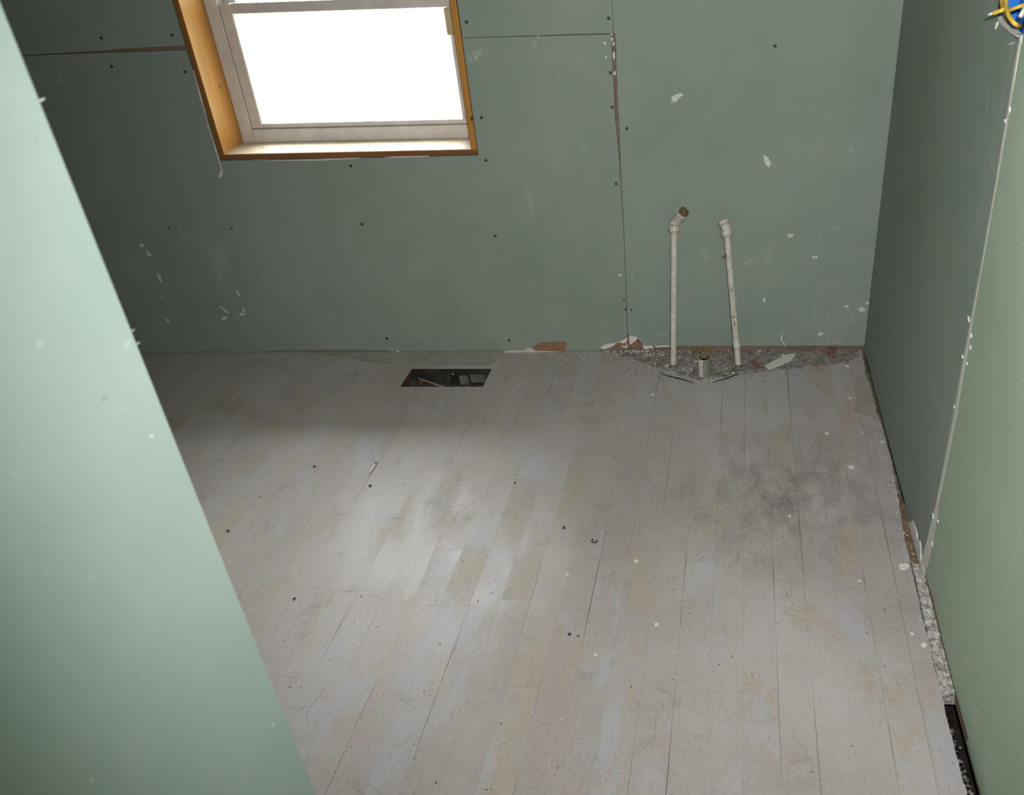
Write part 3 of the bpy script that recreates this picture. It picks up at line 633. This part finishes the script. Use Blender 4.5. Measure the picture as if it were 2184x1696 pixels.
# ---- drain stub
d0 = Vector(on_floor(1502, 800)); st = empty('drain_stub', d0); tag(st, 'short cut drain stub of greenish white metal between the two white pipes', 'pipe')
R = .0245; H = .076
bm = bmesh.new(); tube(bm, [d0 + Vector((0, 0, -.02)), d0 + Vector((.001, 0, .02)), d0 + Vector((-.002, .003, H))], [R, R, R], 20, False)
tube(bm, [d0 + Vector((-.002, .003, H)), d0 + Vector((-.002, .003, H + .0003))], [R, R * .90], 20, False)
tube(bm, [d0 + Vector((-.002, .003, H - .003)), d0 + Vector((-.002, .003, H))], [R, R], 20, False); obj('pipe_body', bm, 'stub', st, True)
bm = bmesh.new(); tube(bm, [d0 + Vector((-.002, .003, H + .0003)), d0 + Vector((-.002, .003, H - .02))], [R * .90, R * .84], 20, False); obj('rusty_mouth', bm, 'rust', st, True)
bm = bmesh.new(); tube(bm, [d0 + Vector((-.002, .003, H - .022)), d0 + Vector((-.002, .003, H - .016))], R * .86, 20); obj('bore', bm, 'black', st)
# ---- register duct below the floor hole
du = empty('floor_duct', (-1.02, -.21, -.02)); tag(du, 'dark rectangular floor duct opening cut near the window wall', 'duct')
def quad(y0, y1, z0, z1, x0, x1): return (x0, y0, z0), (x1, y1, z1)
zz = -.165
def liner(pts, mat): pr_obj('duct_side', pts, map_floor, zz, -.0025, mat, du)
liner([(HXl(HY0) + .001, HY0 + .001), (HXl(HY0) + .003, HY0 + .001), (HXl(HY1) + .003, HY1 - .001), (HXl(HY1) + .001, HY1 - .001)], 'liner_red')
liner([(HXr(HY0) - .003, HY0 + .001), (HXr(HY0) - .001, HY0 + .001), (HXr(HY1) - .001, HY1 - .001), (HXr(HY1) - .003, HY1 - .001)], 'duct_dark')
liner([(HXl(HY1) + .003, HY1 - .004), (HXr(HY1) - .003, HY1 - .004), (HXr(HY1) - .003, HY1 - .001), (HXl(HY1) + .003, HY1 - .001)], 'duct_dark')
bm = bmesh.new(); xs_ = np.linspace(HX0 + .004, HX1 + .001, 44); G2 = []
for x in xs_:
    q = (x - HX0) / (HX1 - HX0); row = []
    for j in range(16):
        y = HY0 + .002 + (HY1 - .006 - HY0 - .002) * j / 15; p = Vector((x, y, 0))
        row.append(bm.verts.new((x, y, -.062 - .022 * q + .012 * noise.noise(p * 30) + .008 * noise.noise(p * 85) + (.018 if q < .12 else 0) * (1 - q / .12))))
    G2.append(row)
for A_, B_ in zip(G2[:-1], G2[1:]):
    for j in range(15): bm.faces.new((A_[j], B_[j], B_[j + 1], A_[j + 1]))
obj('rubble_heap', bm, 'duct_dirt', du)
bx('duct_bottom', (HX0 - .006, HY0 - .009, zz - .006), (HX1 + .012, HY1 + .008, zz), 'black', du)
for x0, x1, z0, dd, mt in ((-1.135, -1.045, -.066, .004, 'duct_dark'), (-1.02, -.985, -.062, .010, 'black'), (-.982, -.945, -.066, .016, 'flap'), (-.938, -.885, -.060, .007, 'flap'), (-.882, -.874, -.07, .012, 'flap')):
    bx('duct_flap', (x0, HY1 - .006 - dd, z0), (x1, HY1 - .004 - dd, -.022), mt, du)
bm = bmesh.new(); tube(bm, [(-1.15, HY1 - .02, -.036), (-1.05, HY1 - .045, -.060), (-1.01, HY1 - .06, -.068)], [.003, .005, .003], 8); obj('wood_lath', bm, 'stud', du)
bm = bmesh.new(); tube(bm, [(-1.0, HY1 - .05, -.062), (-.93, HY1 - .055, -.07), (-.872, HY1 - .06, -.072)], [.002, .004, .003], 8); obj('wood_lath', bm, 'liner_red', du)
for x, y, z, mt in ((-1.005, HY0 + .05, -.045, 'liner_red'), (-1.03, HY0 + .025, -.040, 'flap'), (-.985, HY0 + .02, -.036, 'flap'), (-1.150, HY0 + .06, -.04, 'liner_red'), (-1.13, HY0 + .09, -.036, 'liner_red'), (-1.16, HY0 + .02, -.03, 'flap')):
    bm = bmesh.new(); lump(bm, (x, y, z), .012, .7); obj('rubble_piece', bm, mt, du)
bm = bmesh.new(); lump(bm, (-1.008, HY1 - .010, -.022), .0035, .8); obj('rubble_piece', bm, 'gypsum', du)
# ---- electrical box and cables
jy0, jy1, jz0, jz1 = -1.262, -1.088, 1.383, 1.50
def R3(y, z, d): return Vector(map_right(y, z, d))
jb = empty('junction_box', R3(-1.17, jz0, 0)); tag(jb, 'blue plastic electrical box set into the right wall near the ceiling side', 'electrical box')
jb['label'] = 'blue plastic electrical box set into a torn hole in the right wall'
def rbox(a0, a1, b0, b1, d0, d1, name, mat, par): return pr_obj(name, [(a0, b0), (a1, b0), (a1, b1), (a0, b1)], map_right, d0, d1, mat, par)
rbox(jy0, jy1, jz0, jz1, -.04, -.036, 'box_back', 'blue', jb)
rbox(jy0, jy1, jz0, jz0 + .003, -.036, -.002, 'box_side', 'blue', jb); rbox(jy0, jy1, jz1 - .003, jz1, -.036, -.002, 'box_side', 'blue', jb)
rbox(jy0, jy0 + .003, jz0 + .003, jz1 - .003, -.036, -.002, 'box_side', 'blue', jb); rbox(jy1 - .003, jy1, jz0 + .003, jz1 - .003, -.036, -.002, 'box_side', 'blue', jb)
pr_obj('torn_paper', ragged([ryz(2129, 40), ryz(2133, 34), ryz(2140, 44), ryz(2158, 65), ryz(2170, 75), ryz(2172, 80), ryz(2161, 73), ryz(2136, 51)], .001, .02), map_right, -T, .002, 'gypsum', wall_right)
pr_obj('torn_paper', [ryz(2125, 62), ryz(2126, 50), ryz(2131, 46), ryz(2128, 55)], map_right, 0, .004, 'gypsum', wall_right)
pr_obj('torn_paper', [ryz(2150, 98), ryz(2158, 93), ryz(2166, 89), ryz(2160, 95)], map_right, 0, .005, 'gypsum', wall_right)
def on_r(u, v, d):
    q = RP + RN * d; dd = ray(u, v); return Vector(CAM + dd * (((q - CAM) @ RN) / (dd @ RN)))
def cable(name, pts, r, mat, label, tip=None):
    P = [on_r(*p) for p in pts]
    full = []
    for i in range(len(P) - 1):
        a = P[max(i - 1, 0)]; b = P[i]; c = P[i + 1]; d = P[min(i + 2, len(P) - 1)]
        for s in range(6):
            t = s / 6; full.append(0.5 * ((2 * b) + (c - a) * t + (2 * a - 5 * b + 4 * c - d) * t * t + (3 * b - a - 3 * c + d) * t ** 3))
    full.append(P[-1])
    root = empty(name, P[0]); tag(root, label, 'cable', 'yellow cables hanging out of the electrical box')
    bm = bmesh.new(); tube(bm, full, r, 10); obj('jacket', bm, mat, root, True)
    if tip:
        bm = bmesh.new(); d = (full[-1] - full[-2]).normalized(); tube(bm, [full[-1], full[-1] + d * .006, full[-1] + d * .011], .0026, 8); obj('bare_end', bm, 'white_wire', root, True)
    return root
cable('cable', [(2139, -60, -.02), (2138, -20, .01), (2137, 8, .02), (2139, 20, .026), (2128, 25, .034), (2119, 28, .040)], .0042, 'yellow', 'yellow cable bent left at its cut end, outside the blue box', True)
cable('cable', [(2150, -60, -.02), (2148, -20, .012), (2146, 8, .018), (2149, 28, .022), (2159, 45, .018), (2170, 54, .006), (2178, 56, -.02)], .0042, 'yellow', 'yellow cable looping down across the blue box and back in')
cable('cable', [(2141, 22, .016), (2152, 22, .018), (2166, 17, .012), (2182, 11, .0), (2196, 6, -.02)], .0036, 'yellow', 'yellow cable crossing the blue box towards its near side')
cable('cable', [(2142, -60, -.02), (2142, -20, .004), (2141, 10, .010), (2144, 34, .006), (2152, 48, -.012), (2158, 52, -.03)], .003, 'yellow', 'thin yellow cable tucked behind the other cables in the blue box')
bm = bmesh.new(); tube(bm, [on_r(2143.5, -40, .002), on_r(2142.5, 0, .014), on_r(2141, 14, .014)], .0022, 8)
o = obj('wire', bm, 'white_wire', None, True); tag(o, 'thin white insulated wire between the yellow cables at the blue box', 'wire')
bm = bmesh.new(); tube(bm, [on_r(2190, 5, -.01), on_r(2182, 24, .0), on_r(2176, 36, .006)], [.003, .004, .0045], 8)
o = obj('wire', bm, 'white_wire', None, True); tag(o, 'stubby white wire end hanging over the right side of the blue box', 'wire')

# ---- litter
def floor_piece(name, pts, h, mat, label, cat, group=None, lift=.0002):
    P = [fxy(*p) for p in pts]; bm = bmesh.new(); prism(bm, P, map_floor, lift, lift + h)
    o = obj(name, bm, mat); tag(o, label, cat, group); return o
floor_piece('plaster_shard', [(1631, 784), (1638, 792), (1662, 783), (1688, 772), (1698, 758), (1676, 761), (1650, 774)], .006, 'gypsum', 'long pointed white shard lying on the floor right of the pipes', 'shard', lift=.004)
floor_piece('brick_chip', [(1765, 742), (1772, 738.5), (1781, 741), (1783, 752), (1778, 762), (1767, 764), (1764, 754)], .010, 'brick', 'dull pink chip at the foot of the back wall near the corner', 'chip', lift=.004)
floor_piece('wood_chip', [(1602, 772), (1612, 770), (1621, 783), (1618, 789), (1609, 788)], .005, 'brick', 'dark reddish chip between the right pipe and the white shard', 'chip', lift=.003)
# cardboard scrap leaning on the wall
sp_ = [bxz(780 + x / 4.2, 680 + y / 4.2) for x, y in ((1490, 252), (1580, 212), (1700, 207), (1790, 203), (1802, 235), (1780, 298), (1650, 296), (1530, 288))]
o = pr_obj('cardboard_scrap', sp_, map_back, 0.0005, 0.0035, 'kraft'); tag(o, 'brown cardboard scrap leaning at the foot of the green wall', 'scrap')
# plaster bead along wall foot
bp = [bxz(780 + x / 4.2, 680 + y / 4.2) for x, y in ((1215, 292), (1290, 280), (1430, 278), (1440, 258), (1475, 252), (1505, 268), (1520, 282), (1600, 284), (1720, 288), (1730, 297), (1520, 300), (1300, 298))]
o = pr_obj('plaster_bead', ragged(bp, .0012, .02), map_back, 0.0, 0.007, 'plaster'); tag(o, 'ragged white plaster bead along the wall foot beside the cardboard scrap', 'plaster')
# plaster filling of the joint along the right wall
bm = bmesh.new()
cl = [((1946, 1200), (1964, 1212)), ((1958, 1260), (1976, 1268)), ((1972, 1320), (1989, 1325)), ((1984, 1375), (2000, 1380)), ((1997, 1430), (2012, 1432)), ((2006, 1472), (2021, 1476))]
L = [Vector((*fxy(*a), 0)) for a, b in cl]; Rr = [Vector((rx(fxy(*b)[1]) + .010, fxy(*b)[1] + .004, 0)) for a, b in cl]
def lerp_path(P, t):
    q = t * (len(P) - 1); i = min(int(q), len(P) - 2); return P[i].lerp(P[i + 1], q - i)
nU, nV = 110, 10; grid = []
for i in range(nU + 1):
    row = []
    for j in range(nV + 1):
        t, s = i / nU, j / nV; p = lerp_path(L, t).lerp(lerp_path(Rr, t), s)
        hump = (.004 * (1 - t) - .004 * t) * math.sin(math.pi * s) + .0035 * noise.noise(p * 60) + .0028 * noise.noise(p * 170) + .0018 * noise.noise(p * 320) - .006 * t - .006 * s
        row.append(bm.verts.new((p.x + .003 * noise.noise(p * 60 + Vector((5, 0, 0))), p.y, hump)))
    grid.append(row)
for i in range(nU):
    for j in range(nV): bm.faces.new((grid[i][j], grid[i + 1][j], grid[i + 1][j + 1], grid[i][j + 1]))
ext = [ed for ed in bm.edges if ed.is_boundary]
r = bmesh.ops.extrude_edge_only(bm, edges=ext)
for v in [g_ for g_ in r['geom'] if isinstance(g_, bmesh.types.BMVert)]: v.co.z = -.05
o = obj('plaster_rubble', bm, 'rubble'); tag(o, 'crumbling white plaster filling the joint along the right wall', 'plaster', kind='stuff')
bm = bmesh.new()
for i in range(60):
    t = random.random(); u = 2012 + 60 * t + random.uniform(-6, 10); v = 1490 + 200 * t; a, b = fxy(u, v)
    dd = .022 if t < .45 else .010
    lump(bm, (min(a, rx(b) - .016), b, -dd - random.uniform(.004, .03)), random.uniform(.002, .006), .7)
o = obj('gap_debris', bm, 'debris'); tag(o, 'grey debris lying in the open gap between floor and right wall', 'debris', kind='stuff')
# dirt around the pipe feet: low mound
bm = bmesh.new(); lay = bm.verts.layers.float.new('cover')
out = [(1282, 750), (1400, 790), (1440, 806), (1490, 818), (1560, 812), (1620, 800), (1700, 790), (1800, 782), (1834, 776), (1834, 748)]
O = [fxy(*p) for p in out]
xs = np.linspace(O[0][0], O[-1][0], 90)
fx_ = [p[0] for p in O[:-1]]; fy_ = [p[1] for p in O[:-1]]
G = []
for x in xs:
    yf = float(np.interp(x, fx_, fy_)); row = []
    for j in range(17):
        s = j / 16; y = yf + (0.0105 - yf) * s; p = Vector((x, y, 0)); edge_ = min(1, s * 5) * min(1, (x - xs[0]) * 14, (xs[-1] - x) * 14 + .2)
        row.append(bm.verts.new((x + .004 * noise.noise(p * 33), y + (.008 * noise.noise(p * 25 + Vector((9, 3, 0))) if 0 < j < 16 else 0), max(-.004, -.0015 + edge_ * (.0045 + .004 * noise.noise(p * 22) + .0035 * noise.noise(p * 70) + .002 * noise.noise(p * 160))))))
    G.append(row)
for A_, B_ in zip(G[:-1], G[1:]):
    for j in range(16): bm.faces.new((A_[j], B_[j], B_[j + 1], A_[j + 1]))
def dirt_mat():
    t = NT('feathered_mortar_dirt'); v = t.coord(); g = t.noise(v, 40, 5, 0.65)
    t.bump(t.noise(v, 90, 4, 0.7), 0.5, 0.002)
    c = t.ramp(g, [(0.32, lin(110, 106, 99)), (0.52, lin(136, 132, 125)), (0.68, lin(164, 161, 154))]); t.fin(c, 0.95, 0.2)
    at = t.n('ShaderNodeAttribute', attribute_name='cover'); tr = t.n('ShaderNodeBsdfTransparent'); mx = t.n('ShaderNodeMixShader')
    k = t.step(t.math('ADD', t.math('MULTIPLY', at.outputs['Fac'], 0.62), t.math('MULTIPLY', t.noise(v, 26, 6, 0.7), 0.9)), 0.56, 0.72)
    t.l(k, mx.inputs[0]); t.l(tr.outputs[0], mx.inputs[1]); t.l(t.b.outputs[0], mx.inputs[2]); t.l(mx.outputs[0], t.out.inputs[0]); return t.m
M['dirt_soft'] = dirt_mat()
for i_, row_ in enumerate(G):
    for j_, v_ in enumerate(row_): v_[lay] = min(1, j_ / 16 * 1.7) * min(1, i_ / 22 + .05, (89 - i_) / 14 + .25)
o = obj('dirt', bm, 'dirt_soft', None, True); tag(o, 'dark mortar dirt spread round the pipe feet at the back wall', 'dirt', kind='stuff')
# yellowish insulation tuft behind drain
bm = bmesh.new()
for i in range(40):
    u, v = random.uniform(1472, 1520), random.uniform(740, 757); a, b = fxy(u, v); lump(bm, (a, min(b, -.006), .004 + random.uniform(0, .012)), random.uniform(.004, .009), .8)
t_ = NT('old_yellow_insulation'); g_ = t_.noise(t_.coord(), 50, 4); M['insul'] = t_.fin(t_.ramp(g_, [(.35, lin(106, 94, 62)), (.65, lin(138, 124, 84))]), .95, .1)
o = obj('insulation', bm, 'insul'); tag(o, 'tuft of dirty yellow insulation at the wall behind the drain stub', 'insulation', kind='stuff')
# crumbs
bm = bmesh.new()
def crumb(u, v, r, z=0.0):
    a, b = fxy(u, v); b = min(b, -.004); lump(bm, (a, b, z + r * .35), r, .6)
for i in range(260):
    crumb(random.gauss(1470, 75), random.uniform(745, 800), random.uniform(.0012, .0035), .003)
for i in range(90): crumb(random.uniform(1290, 1420), random.uniform(742, 760), random.uniform(.0015, .005), .002)
for i in range(60): crumb(random.gauss(740, 60), random.uniform(751, 792), random.uniform(.0008, .0028))
for i in range(50): crumb(random.gauss(960, 50), random.uniform(751, 772), random.uniform(.0008, .0028), .002)
for i in range(40): crumb(random.gauss(1190, 40), random.uniform(752, 768), random.uniform(.001, .003))
for i in range(90): crumb(random.gauss(1810, 45), random.uniform(748, 1000), random.uniform(.0008, .0026))
for i in range(110): crumb(random.uniform(500, 1950), random.uniform(760, 1690), random.uniform(.0006, .0020))
for i in range(70): t = random.random(); crumb(1870 + 90 * t + random.uniform(-8, 8), 920 + 330 * t, random.uniform(.0008, .003))
o = obj('plaster_crumbs', bm, 'gypsum'); tag(o, 'white plaster crumbs scattered over the grey floor, thickest at the pipes', 'crumbs', kind='stuff')
bm = bmesh.new()
for i in range(110):
    crumb(random.uniform(480, 1900), random.uniform(770, 1690), random.uniform(.0007, .0022))
for i in range(120): crumb(random.gauss(1480, 110), random.uniform(748, 815), random.uniform(.001, .003), .003)
o = obj('grit', bm, 'black'); tag(o, 'dark grit sprinkled over the grey floor boards', 'grit', kind='stuff')
chips = [((1928, 1210), 10, 'largest white plaster flake, on the floor beside the torn white wall corner'), ((1970, 1377), 6, 'white plaster flake against the rubble joint, well below the torn corner'),
         ((1815, 997), 6, 'white plaster flake left of the right wall, level with the shadow edge'), ((1763, 925), 6, 'white plaster flake further from the right wall, above the shadowless flake'),
         ((1806, 783), 6, 'white plaster flake in the far corner below the pink chip'), ((1813, 850), 4, 'small white flake at the raised patch by the right wall'), ((1882, 944), 4, 'small white flake touching the foot of the right wall'),
         ((1684, 1102), 4, 'small white flake on the dark stained boards, mid floor right'), ((1358, 1198), 5, 'white paint flake in the middle of the floor'), ((1210, 1226), 4, 'white sliver left of the flake in mid floor'),
         ((1945, 1353), 3.5, 'tiny white flake just left of the rubble joint'), ((1833, 1240), 3.5, 'lone small white flake on the right-hand boards'), ((842, 1095), 3.5, 'tiny white flake on the bright patch of floor'),
         ((1401, 1333), 4.5, 'thin white flake low in the middle of the floor'), ((1270, 1398), 3.5, 'small white flake near the two dark crumbs'), ((1392, 842), 3.5, 'small white flake in front of the left pipe'), ((1422, 783), 5, 'white flake touching the foot of the left pipe'),
         ((1564, 798), 4, 'white flake in front of the right pipe foot'), ((1620, 752), 4.5, 'white flake at the wall between right pipe and shard'), ((1670, 760), 4, 'white flake beside the tip of the long shard'), ((1518, 813), 4, 'white flake in front of the drain stub'), ((1487, 774), 6, 'white flake just left of the drain stub')]
chips[2] = (chips[2][0], chips[2][1], 'white plaster flake a hand from the right wall, nearer than its twin')
chips[3] = (chips[3][0], chips[3][1], 'white plaster flake beyond its twin near the right wall')
for (u, v), r, lab in chips:
    a, b = fxy(u, v); b = min(b, -.006); z = .004 if v < 815 and u > 1290 else .0003
    bm = bmesh.new(); s = .00165 * (CAM[2] / 1.7) * (1.0 if v < 1000 else .8)
    prism(bm, blob_pts(a, b, r * s, r * s * .95, random.uniform(0, 3), 9, .25), map_floor, z, z + .0025)
    tag(obj('plaster_chip', bm, 'gypsum'), lab, 'chip', 'white plaster flakes on the floor')
# fallen screw
h0 = Vector((*fxy(801, 992), .005)); h1 = Vector((*fxy(787, 1013), .004)); d = (h1 - h0)
sr = empty('screw', h0); tag(sr, 'loose steel screw lying on the bright left part of the floor', 'screw')
bm = bmesh.new(); n_ = 26
tube(bm, [h0 + d * (i / n_) for i in range(n_ + 1)], [(.0036 if i % 2 else .0028) * (1 - .75 * max(0, (i / n_ - .8) / .2)) for i in range(n_ + 1)], 8); obj('shank', bm, 'steel', sr, True)
dn = d.normalized(); bm = bmesh.new(); tube(bm, [h0 - dn * .003, h0 - dn * .0028, h0 + dn * .002], [.0048, .005, .0024], 12); obj('head', bm, 'screw', sr)
darks = [((1203, 1127), 'oval dark crumb in the middle of the floor'), ((1268, 1155), 'curled dark crumb right of the oval one'), ((671, 996), 'dark crumb left of the loose screw'), ((790, 1037), 'small dark crumb in front of the loose screw'),
         ((1098, 1031), 'dark crumb on a board joint beyond the oval one'), ((487, 1133), 'dark crumb beside the near partition edge'), ((628, 1278), 'dark crumb low on the left boards'), ((1215, 1354), 'dark crumb of a close pair, low in mid floor'), ((1234, 1357), 'reddish brown crumb of a close pair, low in mid floor')]
for i, ((u, v), lab) in enumerate(darks):
    a, b = fxy(u, v); bm = bmesh.new()
    if i == 1: tube(bm, [(a + .008 * math.cos(t), b + .008 * math.sin(t), .003) for t in np.linspace(2.2, 6.6, 9)], .0022, 7)
    else: lump(bm, (a, b, .0025), .0055 if i == 0 else .0042, .6, 2)
    tag(obj('dark_crumb', bm, 'brick' if i == 8 else 'screw', None, True), lab, 'crumb', 'dark crumbs on the floor')
# loose strings at the pipes
for pts, lab in (([(1408, 800), (1430, 806), (1456, 812), (1480, 820)], 'dark curved splinter in the dirt left of the drain stub'), ([(1520, 818), (1545, 812), (1560, 806), (1578, 800)], 'dark curved splinter in the dirt right of the drain stub')):
    bm = bmesh.new(); tube(bm, [Vector((*fxy(*p), .006)) for p in pts], [.001, .0022, .0022, .001], 7); tag(obj('splinter', bm, 'black', None, True), lab, 'splinter')
